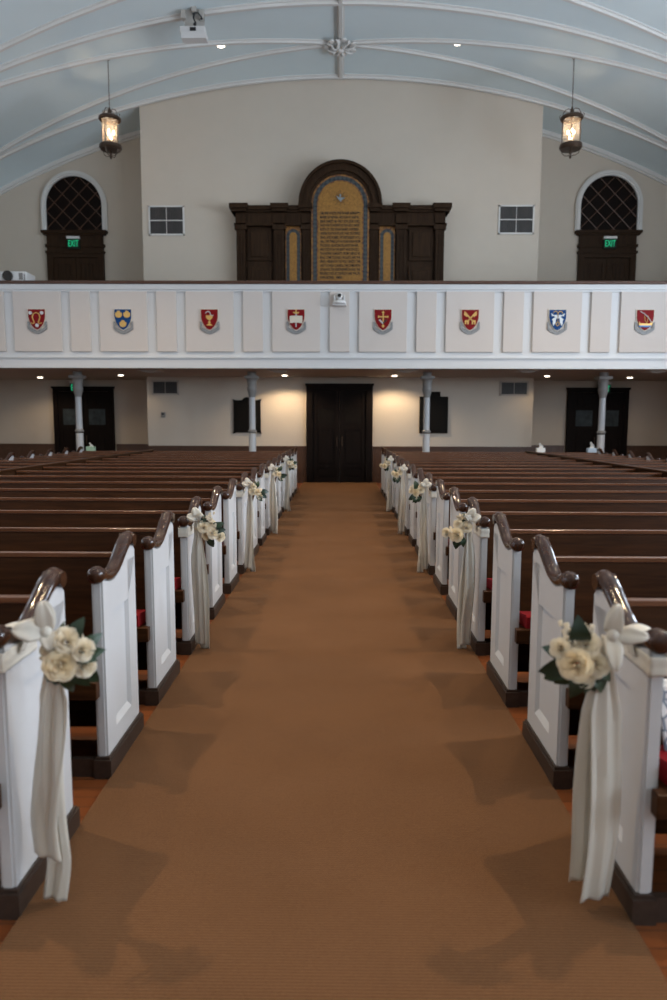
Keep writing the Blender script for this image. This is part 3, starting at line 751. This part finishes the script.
# ------------------------------------------------------------------ lanterns
def lantern(x, y, lab, grp='hanging lanterns'):
    zt = cz(x)
    e = empty('hanging_lantern', (x, y, 7.66), label=lab, cat='lantern', group=grp)
    C = lambda z: z-7.66
    mb = MB(); mb.lathe([(.23, C(8.50)), (.25, C(8.52)), (.25, C(8.56)), (.21, C(8.59)), (.19, C(8.56)), (.19, C(8.50))], seg=28, cap=False)
    mb.box(-.2, .2, -.012, .012, C(8.53), C(8.55)); mb.box(-.012, .012, -.2, .2, C(8.53), C(8.55)); mb.build('top_ring', 'bronze', e, True)
    mb = MB(); mb.lathe([(.19, C(7.97)), (.25, C(7.96)), (.255, C(7.90)), (.22, C(7.86)), (.02, C(7.85)), (.02, C(7.87)), (.19, C(7.89))], seg=28, cap=False); mb.build('bottom_ring', 'bronze', e, True)
    MB().lathe([(.175, C(7.93)), (.175, C(8.52))], seg=28, cap=False).build('glass_cylinder', 'lantern_glass', e, True)
    for k in range(4):
        a = PI/4+PI/2*k+.5; c_, s_ = math.cos(a), math.sin(a)
        mb = MB(); mb.sweep([(.195*c_, .195*s_, C(7.9)), (.195*c_, .195*s_, C(8.55))], .009, 6)
        pts = [(.20*c_, .20*s_, C(8.56)), (.19*c_, .19*s_, C(8.66)), (.14*c_, .14*s_, C(8.73)), (.07*c_, .07*s_, C(8.75)), (.02*c_, .02*s_, C(8.72))]
        mb.sweep(pts, .009, 6); mb.sweep([(r_, s2, z) for (r_, s2, z) in [(.2*c_, .2*s_, C(7.88)), (.18*c_, .18*s_, C(7.78)), (.11*c_, .11*s_, C(7.73)), (.02*c_, .02*s_, C(7.73))]], .009, 6)
        mb.sweep([(.24*c_, .24*s_, C(8.52)), (.27*c_, .27*s_, C(8.6)), (.245*c_, .245*s_, C(8.63))], .007, 6)
        mb.build('bar', 'bronze', e, True)
    mb = MB(); mb.lathe([(.012, C(7.66)), (.03, C(7.70)), (.015, C(7.74)), (.04, C(7.79)), (.012, C(7.87))], seg=12)
    mb.lathe([(.03, C(8.55)), (.035, C(8.62)), (.05, C(8.68)), (.03, C(8.74)), (.012, C(8.80))], seg=12); mb.build('finial', 'bronze', e, True)
    mb = MB(); mb.sweep([(0, 0, C(8.08)), (0, 0, C(7.87))], .012, 6)
    for k in range(3):
        a = 2*PI*k/3+.4; mb.sweep([(0, 0, C(8.08)), (.05*math.cos(a), .05*math.sin(a), C(8.05)), (.075*math.cos(a), .075*math.sin(a), C(8.10))], .006, 6); mb.lathe([(.02, C(8.10)), (.013, C(8.11)), (.013, C(8.2))], (.075*math.cos(a), .075*math.sin(a), 0), 10)
    arm = mb.build('candle_arm', 'bronze', e, True)
    for k in range(3):
        a = 2*PI*k/3+.4; MB().ball((.075*math.cos(a), .075*math.sin(a), C(8.25)), .024, 2, (1, 1, 2)).build('bulb', 'bulb', arm, True)
    mb = MB(); z = C(8.80); top = zt-7.66; k = 0
    while z < top-.03:
        if k % 2: mb.sweep([(.012*math.cos(t), 0, z+.028+.034*math.sin(t)) for t in [i*PI/4 for i in range(9)]], .0045, 5)
        else: mb.sweep([(0, .012*math.cos(t), z+.028+.034*math.sin(t)) for t in [i*PI/4 for i in range(9)]], .0045, 5)
        z += .05; k += 1
    mb.build('chain', 'bronze', e, True)
    MB().lathe([(.06, top), (.055, top-.03), (.02, top-.06)], seg=16).build('ceiling_rose', 'bronze', e, True)
    L = bpy.data.lights.new('lantern_lamp', 'POINT'); L.energy = LANTERN_W; L.color = (1, .72, .46); L.shadow_soft_size = .07
    o = bpy.data.objects.new('lantern_lamp', L); COL.objects.link(o); o.parent = e; o.location = (0, 0, C(8.27))
    return e
lantern(-5.29, 16.5, 'lit bronze cylinder lantern hanging on a chain, upper left of the balcony')
lantern(5.27, 16.5, 'lit bronze cylinder lantern hanging on a chain, upper right of the balcony')
for yy in (10.1, 3.7, -2.7):  # extra lanterns, invented out of view for warm light on the nave
    for sx in (-1, 1): lantern(sx*5.28, yy, 'added bronze cylinder lantern hanging unseen over the nave, above the pews', 'added nave lanterns overhead')

# ------------------------------------------------------------------ pews
SP = .8575
YF = [2.04+SP*i for i in range(17)]
RAILP = [(-.026, .935, .004, .004), (-.024, .935, .018, .020), (-.018, .935, .030, .031), (-.008, .936, .0355, .037), (.006, .936, .038, .040), (.024, .935, .038, .040), (.042, .931, .037, .036), (.058, .924, .035, .030), (.085, .914, .033, .026), (.13, .905, .033, .025), (.18, .906, .033, .026), (.23, .918, .033, .027), (.275, .939, .033, .028), (.32, .967, .033, .029), (.36, .993, .034, .030), (.40, 1.015, .034, .032), (.435, 1.027, .035, .034), (.465, 1.030, .035, .034), (.485, 1.024, .034, .030), (.497, 1.014, .032, .023), (.503, 1.006, .026, .012), (.504, 1.003, .01, .004)]
OUT = [(.02, .91), (.07, .897), (.12, .884), (.18, .884), (.235, .9), (.29, .928), (.34, .96), (.39, .985), (.44, .995), (.47, .985), (.49, .965)]
def end_meshes(s, xa):
    """s: side the block lies on (+1 right). xa: local x of the outer (visible) face; the panel body lies towards s."""
    P = {}
    X = lambda u: xa+s*u
    mb = MB()
    z0 = .09
    mb.prism([(.02, z0)]+OUT+[(.49, z0)], 'x', X(.018), X(.05))
    # framing raised around the sunken field
    a, b, zb, ztp = .14, .37, .19, .74
    mb.box(X(0), X(.018), .02, a, z0, .88); mb.box(X(0), X(.018), b, .49, z0, .93)
    mb.box(X(0), X(.018), a, b, z0, zb)
    mb.prism([(a, ztp), (b, ztp), (.49, .93)]+OUT[::-1]+[(.02, .88), (a, .88)], 'x', X(0), X(.018))
    m_ = .010
    def q(p): 
        vs = [mb.bm.verts.new(v) for v in p]; mb.bm.faces.new(vs)
    x0, x1 = X(.001), X(.0179)
    q([(x0, a, zb), (x0, b, zb), (x1, b-m_, zb+m_*2.6), (x1, a+m_, zb+m_*2.6)]); q([(x0, a, ztp), (x0, b, ztp), (x1, b-m_, ztp-m_), (x1, a+m_, ztp-m_)])
    q([(x0, a, zb), (x0, a, ztp), (x1, a+m_, ztp-m_), (x1, a+m_, zb+m_*2.6)]); q([(x0, b, zb), (x0, b, ztp), (x1, b-m_, ztp-m_), (x1, b-m_, zb+m_*2.6)])
    # slim bead on the front edge
    mb.box(X(.010), X(.040), .014, .02, z0, .90)
    P['end_panel'] = mb.mesh('end_panel', 'white_paint')
    mb = MB(); mb.box(X(-.018), X(.060), -.005, .51, 0, .085); mb.box(X(-.010), X(.054), .005, .50, .085, .098); P['plinth'] = mb.mesh('plinth', 'plinth_wood')
    mb = MB(); mb.sweep([(X(.025), p[0], p[1]) for p in RAILP], [(p[2], p[3]) for p in RAILP], 16, (1, 0, 0)); mb.sweep([(X(-.012), .462, 1.018), (X(.062), .462, 1.018)], .031, 20); P['hand_rail'] = mb.mesh('hand_rail', 'rail_wood', True)
    return P
def row_meshes(s, x0, x1, ends):
    """x0..x1 local x-span of seat and backrest (near end, far end)"""
    P = {}
    mb = MB(); a, b = sorted((x0, x1))
    mb.prism([(.0, .40), (.0, .462), (.42, .405), (.42, .35)], 'x', a, b)
    e0 = x0-s*.03 if ends == 'in' else x0; e1 = x1+s*.03 if ends == 'out' else x1
    mb.box(e0, e1, -.045, .0, .385, .465, .003)
    P['seat'] = mb.mesh('seat', 'pew_wood')
    mb = MB(); c0, c1 = sorted((x0+s*.03, x1-s*.03)); mb.prism([(-.02, .466), (-.02, .53), (-.005, .54), (.22, .50), (.235, .485), (.235, .435)], 'x', c0, c1); P['seat_cushion'] = mb.mesh('seat_cushion', 'red_cushion')
    mb = MB(); mb.prism([(.395, .36), (.42, .36), (.485, .925), (.46, .925)], 'x', a, b); mb.box(a, b, .40, .42, .06, .36); P['backrest'] = mb.mesh('backrest', 'pew_wood')
    mb = MB(); mb.box(a, b, .452, .492, .928, .950, .002); P['top_rail'] = mb.mesh('top_rail', 'top_rail_lit_wood')
    mb = MB(); mb.box(a, b, .01, .04, 0, .085); P['base_board'] = mb.mesh('base_board', 'plinth_wood')
    return P
ORD = ['first', 'second', 'third', 'fourth', 'fifth', 'sixth', 'seventh', 'eighth', 'ninth', 'tenth', 'eleventh', 'twelfth', 'thirteenth', 'fourteenth', 'fifteenth', 'sixteenth', 'seventeenth']
DECOR = (0, 3, 6, 9, 12)
def add_pew(x, y, parts, lab, grp):
    e = empty('church_pew', (x, y, 0), label=lab, cat='pew', group=grp)
    for k, me in parts.items():
        o = bpy.data.objects.new(k, me); COL.objects.link(o); o.parent = e
        if k == 'seat_cushion': o['label'] = 'red seat cushion'
        if k == 'end_panel': o['label'] = 'white painted panelled pew end'
    return e
PX = 1.005
JIT = {-1: [.005, .035, -.012, -.01], 1: [.01, -.022, 0, .02]}
for s, sd in ((-1, 'left'), (1, 'right')):
    P = end_meshes(s, 0); P.update(row_meshes(s, s*.052, s*3.42, 'in'))
    for i, y in enumerate(YF):
        if i == 0: w_ = 'nearest pew %s of the aisle, white end with a flower bow tied on' % sd
        elif i == 16: w_ = 'last pew %s of the aisle before the back wall, plain white end' % sd
        else: w_ = '%s pew from the camera %s of the aisle, white end %s' % (ORD[i], sd, 'with a flower bow' if i in DECOR else 'undecorated')
        y += JIT[s][i] if i < 4 else 0
        add_pew(s*PX, y, P, w_, 'pews %s of the centre aisle' % sd)
    # side block
    P = end_meshes(-s, s*1.66); P.update(row_meshes(s, s*.03, s*1.605, 'none'))
    for i in range(8, 17):
        n_ = 16-i
        w_ = 'dark pew of the %s outer block, %s' % (sd, 'rearmost row' if n_ == 0 else '%s row counted from the back' % ORD[n_])
        add_pew(s*4.50, YF[i], P, w_, 'pews of the %s outer block' % sd)
    pt = empty('pew_partition', (s*4.465, 8.3, 0), label='long low dark wooden partition between the %s centre pews and outer pews' % sd, cat='partition')
    MB().box(-.02, .02, 0, 8.06, 0, .955).build('board', 'pew_wood', pt); MB().box(-.045, .045, -.02, 8.08, .955, .985, .01).build('cap_rail', 'pew_wood', pt, True)
    # rear ledge
    rl = empty('rear_screen', (s*1.06, 16.40, 0), label='dark wooden screen with a flat ledge behind the last %s pews' % sd, cat='screen')
    a, b = sorted((0, s*5.1)); MB().box(a, b, .04, .08, 0, .90).build('board', 'pew_wood', rl); MB().box(a, b, 0, .20, .90, .935, .008).build('ledge', 'pew_wood', rl, True)

# tissue boxes
def tissue(x, mat, lab, tall):
    e = empty('tissue_box', (x, 16.50, .936), label=lab, cat='tissue box')
    MB().box(-.1, .1, -.06, .06, 0, .11, .004).build('carton', mat, e)
    def fn(u, v):
        return Vector(((u-.5)*.09*(1.3-v)+.02*math.sin(v*5), .02*math.sin(u*9+v*3), .10+v*tall))
    MB().grid(fn, 6, 8).build('tissue', 'tissue_white', e, True, .002)
tissue(-6.0, 'tissue_green', 'green tissue box on the ledge near the left outer column', .10)
tissue(6.05, 'tissue_blue', 'pale blue tissue box on the ledge near the right outer column', .16)
tissue(4.83, 'tissue_white', 'white tissue box on the ledge at the right end of the centre pews', .13)
# booklet on nearest right pew
e = empty('patterned_booklet', (1.27, YF[0]+.17, .508), 0, 'white booklet with a dark scrolling pattern standing on the nearest right pew cushion', 'booklet')
mb = MB(); mb.prism([(-.02, 0), (.0, 0), (.085, .2), (.065, .2)], 'x', -.13, .14); mb.build('cover', 'patterned_paper', e)
mb = MB(); mb.prism([(-.012, .002), (.006, .002), (.098, .215), (.08, .215)], 'x', -.115, .125); mb.build('inner_page', 'tissue_white', e)

# ------------------------------------------------------------------ flower bows
def rose_mesh(seed, r=.045, name='rose', mat='petal_white'):
    rnd = random.Random(seed); mb = MB()
    layers = [(3, .03, .07, .98, .1, 1.7), (3, .08, .17, 1.0, .25, 1.5), (4, .14, .28, 1.0, .4, 1.25), (5, .20, .40, .97, .5, 1.1), (5, .26, .54, .92, .6, 1.0), (6, .30, .70, .84, .7, .95), (6, .32, .86, .72, .8, .9), (6, .30, 1.0, .55, .9, .85)]
    for (n_, rb, rt_, h, curl, sp) in layers:
        ph = rnd.random()*6
        for k in range(n_):
            a0 = ph+2*PI*k/n_+rnd.uniform(-.12, .12); hh = h*rnd.uniform(.93, 1.05); rr = rt_*rnd.uniform(.94, 1.06)
            def fn(u, v, a0=a0, hh=hh, rr=rr):
                uu = (u-.5)*2; wd = sp*math.sin(PI*min(1, .22+v*.62))
                R = rb+(rr-rb)*(v**.75)+.10*curl*max(0, v-.7)*3*(1-uu*uu*.4)
                z = hh*v*(1-.18*uu*uu)-.16*curl*max(0, v-.75)*3
                a = a0+uu*wd
                return Vector((r*R*math.cos(a), r*R*math.sin(a), r*(z-.1)))
            mb.grid(fn, 6, 6)
    mb.ball((0, 0, r*.5), r*.10, 2, (1, 1, 4))
    return mb.mesh(name, mat, True)
def leaf_mesh(L=.10, wd=.045, mat='leaf_green'):
    def fn(u, v):
        t = v; w_ = wd*1.1*math.sin(PI*t**.75)**.8; x = (u-.5)*2*w_/1
        return Vector((x, L*t, .018*math.sin(PI*t)-.35*abs(x)*-.4-.02*t*t))
    return MB().grid(fn, 6, 8).mesh('leaf', mat, True)
def bud_mesh(seed):
    rnd = random.Random(seed); mb = MB()
    for k in range(13):
        p = Vector((rnd.gauss(0, .010), rnd.gauss(0, .010), rnd.gauss(0, .006)))
        for j in range(4):
            a = j*PI/2+rnd.random(); mb.ball(p+Vector((.0055*math.cos(a), .0055*math.sin(a), 0)), .0062, 1, (1, 1, .7))
    return mb.mesh('blossom_cluster', 'petal_white', True)
ROSES = [rose_mesh(1), rose_mesh(2, .044, mat='petal_cream'), rose_mesh(3, .036)]
LEAVES = [leaf_mesh(.075, .022), leaf_mesh(.09, .027, 'leaf_dark'), leaf_mesh(.06, .016)]
BUDS = [bud_mesh(5), bud_mesh(6)]
def ribbon(path, widths, wdir, parent, name, wave=.006, seed=0, mat='satin'):
    rnd = random.Random(seed); P = [Vector(p) for p in path]; n_ = len(P)-1
    sub = 6
    def pt(t):
        x = t*n_; i = min(int(x), n_-1); f_ = x-i
        p0, p1, p2, p3 = P[max(i-1, 0)], P[i], P[i+1], P[min(i+2, n_)]
        return .5*((2*p1)+(p2-p0)*f_+(2*p0-5*p1+4*p2-p3)*f_*f_+(3*p1-p0-3*p2+p3)*f_**3)
    def wd(t):
        x = t*n_; i = min(int(x), n_-1); f_ = x-i; return widths[i]*(1-f_)+widths[i+1]*f_
    W_ = wdir if isinstance(wdir, list) else [wdir]*(n_+1)
    def wv(t):
        x = t*n_; i = min(int(x), n_-1); f_ = x-i; return (Vector(W_[i])*(1-f_)+Vector(W_[i+1])*f_).normalized()
    ph = rnd.random()*6
    def fn(u, v):
        c = pt(v); d = wv(v); T = (pt(min(1, v+.01))-pt(max(0, v-.01))).normalized(); N = d.cross(T).normalized()
        uu = u-.5
        return c+d*uu*wd(v)+N*(wave*math.sin(uu*11+ph+v*2)+wave*.6*math.sin(v*9+ph))
    o = MB().grid(fn, 8, sub*n_).build(name, mat, parent, True, .0012)
    return o
def bouquet(s, i, var, lab):
    a = -s; rnd = random.Random(10+i*7+(s > 0)*3)
    x, y = s*PX, YF[i]+(JIT[s][i] if i < 4 else 0)
    e = empty('flower_bow', (x, y+.06, .86), label=lab, cat='flower bow', group='flower bows tied to the pew ends along the aisle')
    cx_, cy, cz_ = a*var.get('cx', .145), -.01, .02
    # roses
    spots = var['roses']
    for k, (dx, dz, dy, m_, sc) in enumerate(spots):
        o = bpy.data.objects.new('rose', ROSES[m_]); COL.objects.link(o); o.parent = e
        o.location = (cx_+a*dx, cy-.035+dy, cz_+dz)
        d = Vector((a*(.35+dx*5), -.85, .25+dz*4)).normalized()
        o.rotation_euler = d.to_track_quat('Z', 'Y').to_euler(); o.scale = (sc, sc, sc)
    for k in range(var.get('buds', 3)):
        o = bpy.data.objects.new('blossom_cluster', BUDS[k % 2]); COL.objects.link(o); o.parent = e
        t = rnd.uniform(0, 2*PI); r_ = rnd.uniform(.05, .08)
        o.location = (cx_+a*r_*math.cos(t), cy-.04+rnd.uniform(-.02, .02), cz_+.02+r_*math.sin(t)); o.rotation_euler = (rnd.uniform(1, 2), rnd.uniform(-.5, .5), rnd.random()*3)
    nl = var.get('leaves', 11)
    for k in range(nl):
        m_ = k % 3
        o = bpy.data.objects.new('leaf', LEAVES[m_]); COL.objects.link(o); o.parent = e
        t = math.radians(rnd.uniform(*var.get('fan', (-150, 60)))) if k < nl-2 else math.radians(rnd.uniform(60, 120))
        d = Vector((a*math.cos(t), rnd.uniform(-.45, .15), math.sin(t))).normalized()
        st = Vector((cx_, cy-.015, cz_))+d*rnd.uniform(.03, .055)
        nrm = Vector((rnd.uniform(-.3, .3), -1, rnd.uniform(-.3, .5)))
        xax = d.cross(nrm).normalized(); zax = xax.cross(d).normalized()
        o.matrix_local = Matrix.Translation(st) @ Matrix((xax, d, zax)).transposed().to_4x4() @ Matrix.Scale(var.get('ls', .95), 4)
    mb = MB(); mb.sweep([(cx_-a*.02, cy, cz_-.02), (cx_-a*.045, cy, cz_-.11), (cx_-a*.05, cy+.005, cz_-.15)], [(.013, .013), (.010, .010), (.008, .008)], 8); mb.build('stem_bundle', 'stem_brown', e, True)
    # band round the pew end
    bw = .062; A = a*.006; I = s*.056
    hyp = [(A, .17, -.0), (A, .08, .0), (A, -.04, .0), (A, -.066, .0), (0+s*.02, -.069, .002), (s*.045, -.069, .002), (I, -.064, .002), (I, -.02, .01), (I, .10, .02)]
    ribbon(hyp, [bw]*9, [(0, 0, 1)]*9, e, 'ribbon_band', .001, 1)
    over = [(a*.012, .05, .0), (a*.024, .06, .04), (a*.022, .065, .072), (s*.025, .068, .085), (s*.068, .065, .065), (s*.062, .05, .02)]
    ribbon(over, [.05, .06, .065, .065, .06, .05], [(0, 1, 0)]*6, e, 'ribbon_band', .003, 2)
    # bow loops
    kx, ky, kz = a*(var.get('cx', .145)-var.get('kb', .065)), -.055, .10
    knot = MB().ball((kx, ky-.012, kz), .022, 2, (.9, .8, 1.1)).build('bow_knot', 'satin', e, True)
    def loop(dx, dy, dz, wd_, sd):
        D = Vector((a*dx, dy, dz)); Lh = D.length; D.normalize(); side = D.cross(Vector((a*.25, -1, .35))).normalized(); n2_ = D.cross(side).normalized()
        pts = []
        for k in range(9):
            t = k/8*2*PI; rr = Lh*.5*(1-math.cos(t)); hh = .017*math.sin(t)
            pts.append(Vector((kx, ky, kz))+D*rr+n2_*hh)
        ws = [.022, .05, wd_, wd_*.62, .01, wd_*.62, wd_, .05, .022]
        ribbon(pts, ws, tuple(side), knot, 'bow_loop', .0012, sd)
    for k, (dx, dy, dz, wd_) in enumerate(var['loops']): loop(dx, dy, dz, wd_, i*5+k)
    # tails
    for k, (dx, ylo, zlo, w_) in enumerate(var['tails']):
        z_end = -.86+zlo
        x1 = a*dx; pts = []
        for j in range(8):
            t = j/7
            pts.append((kx*(1-t)+x1*t+a*.010*math.sin(t*5+k*2+i), ky+.01+(ylo+.02)*t+.014*math.sin(t*4+k*1.7+i), kz-.01+(z_end-kz)*t))
        if var.get('curl'): pts[-1] = (pts[-1][0]+a*var['curl']*(-1)**k, pts[-1][1]-.01, pts[-1][2])
        ribbon(pts, [.03, .055]+[w_]*6, (a*.95, -.22 if k else -.35, .0), e, 'ribbon_tail', .007, i*3+k)
    return e
T0 = [(.06, .03, .06, .085), (.095, .07, .02, .07)]
base = dict(loops=[(-.025, -.02, .075, .06), (-.07, -.03, .02, .06), (.035, -.04, .03, .045)], tails=T0)
V = {
 (-1, 0): dict(cx=.19, kb=.045, ls=1.0, roses=[(.0, -.02, -.03, 1, 1.15), (.015, .05, -.01, 0, .95), (.06, .02, -.01, 2, 1.0), (.06, -.035, .0, 2, .95), (-.035, .02, .0, 0, .85)], fan=(-120, 30), loops=[(-.005, -.02, .10, .06), (-.085, -.05, .02, .075), (.02, -.03, -.05, .05)], tails=[(.08, .03, .19, .12), (.115, .05, .03, .085)], curl=.02, buds=4, leaves=15),
 (1, 0): dict(cx=.205, kb=.08, ls=1.1, roses=[(.03, -.01, -.03, 1, 1.2), (-.005, .045, 0, 0, .95), (-.035, -.02, -.01, 2, 1.05), (.07, .03, .0, 2, .9), (.0, -.055, .0, 0, .85)], fan=(-150, 20), loops=[(-.01, -.02, .10, .05), (-.095, -.04, .005, .055), (.0, -.05, -.10, .05)], tails=[(.165, .06, .11, .10), (.115, .02, .06, .11)], buds=4, leaves=15),
 (-1, 3): dict(roses=[(-.03, .02, -.01, 0, 1.0), (.03, -.02, -.01, 0, 1.0), (.075, -.05, .01, 2, 1.0), (.02, .04, .01, 2, .8), (-.01, -.04, 0, 1, .8)], fan=(-110, 30)),
 (1, 3): dict(roses=[(.02, -.03, -.02, 1, 1.15), (.085, -.02, .01, 2, .95), (.01, .04, 0, 2, .9), (-.045, .02, 0, 0, .9)], fan=(-110, -70), leaves=12, buds=4),
 (-1, 6): dict(roses=[(-.03, .01, 0, 0, 1.0), (.045, -.04, .01, 0, .95), (-.02, .06, 0, 2, .9), (.02, .0, 0, 1, .9)], fan=(-70, 10)),
 (1, 6): dict(roses=[(.02, .0, 0, 1, 1.0), (.06, .02, .01, 2, 1.0), (-.03, .03, 0, 0, .9), (.03, -.05, 0, 2, .8)], fan=(-130, -20)),
}
nmap = {0: 'nearest the camera', 3: 'second from the camera', 6: 'third from the camera', 9: 'fourth from the camera', 12: 'farthest from the camera'}
for i in DECOR:
    for s in (-1, 1):
        v = dict(base); v.update(V.get((s, i), V[(s, 6)] if i == 9 else V[(s, 3)]))
        bouquet(s, i, v, 'white roses and leaves on a cream bow, %s pew ends, %s' % ('left' if s < 0 else 'right', nmap[i]))
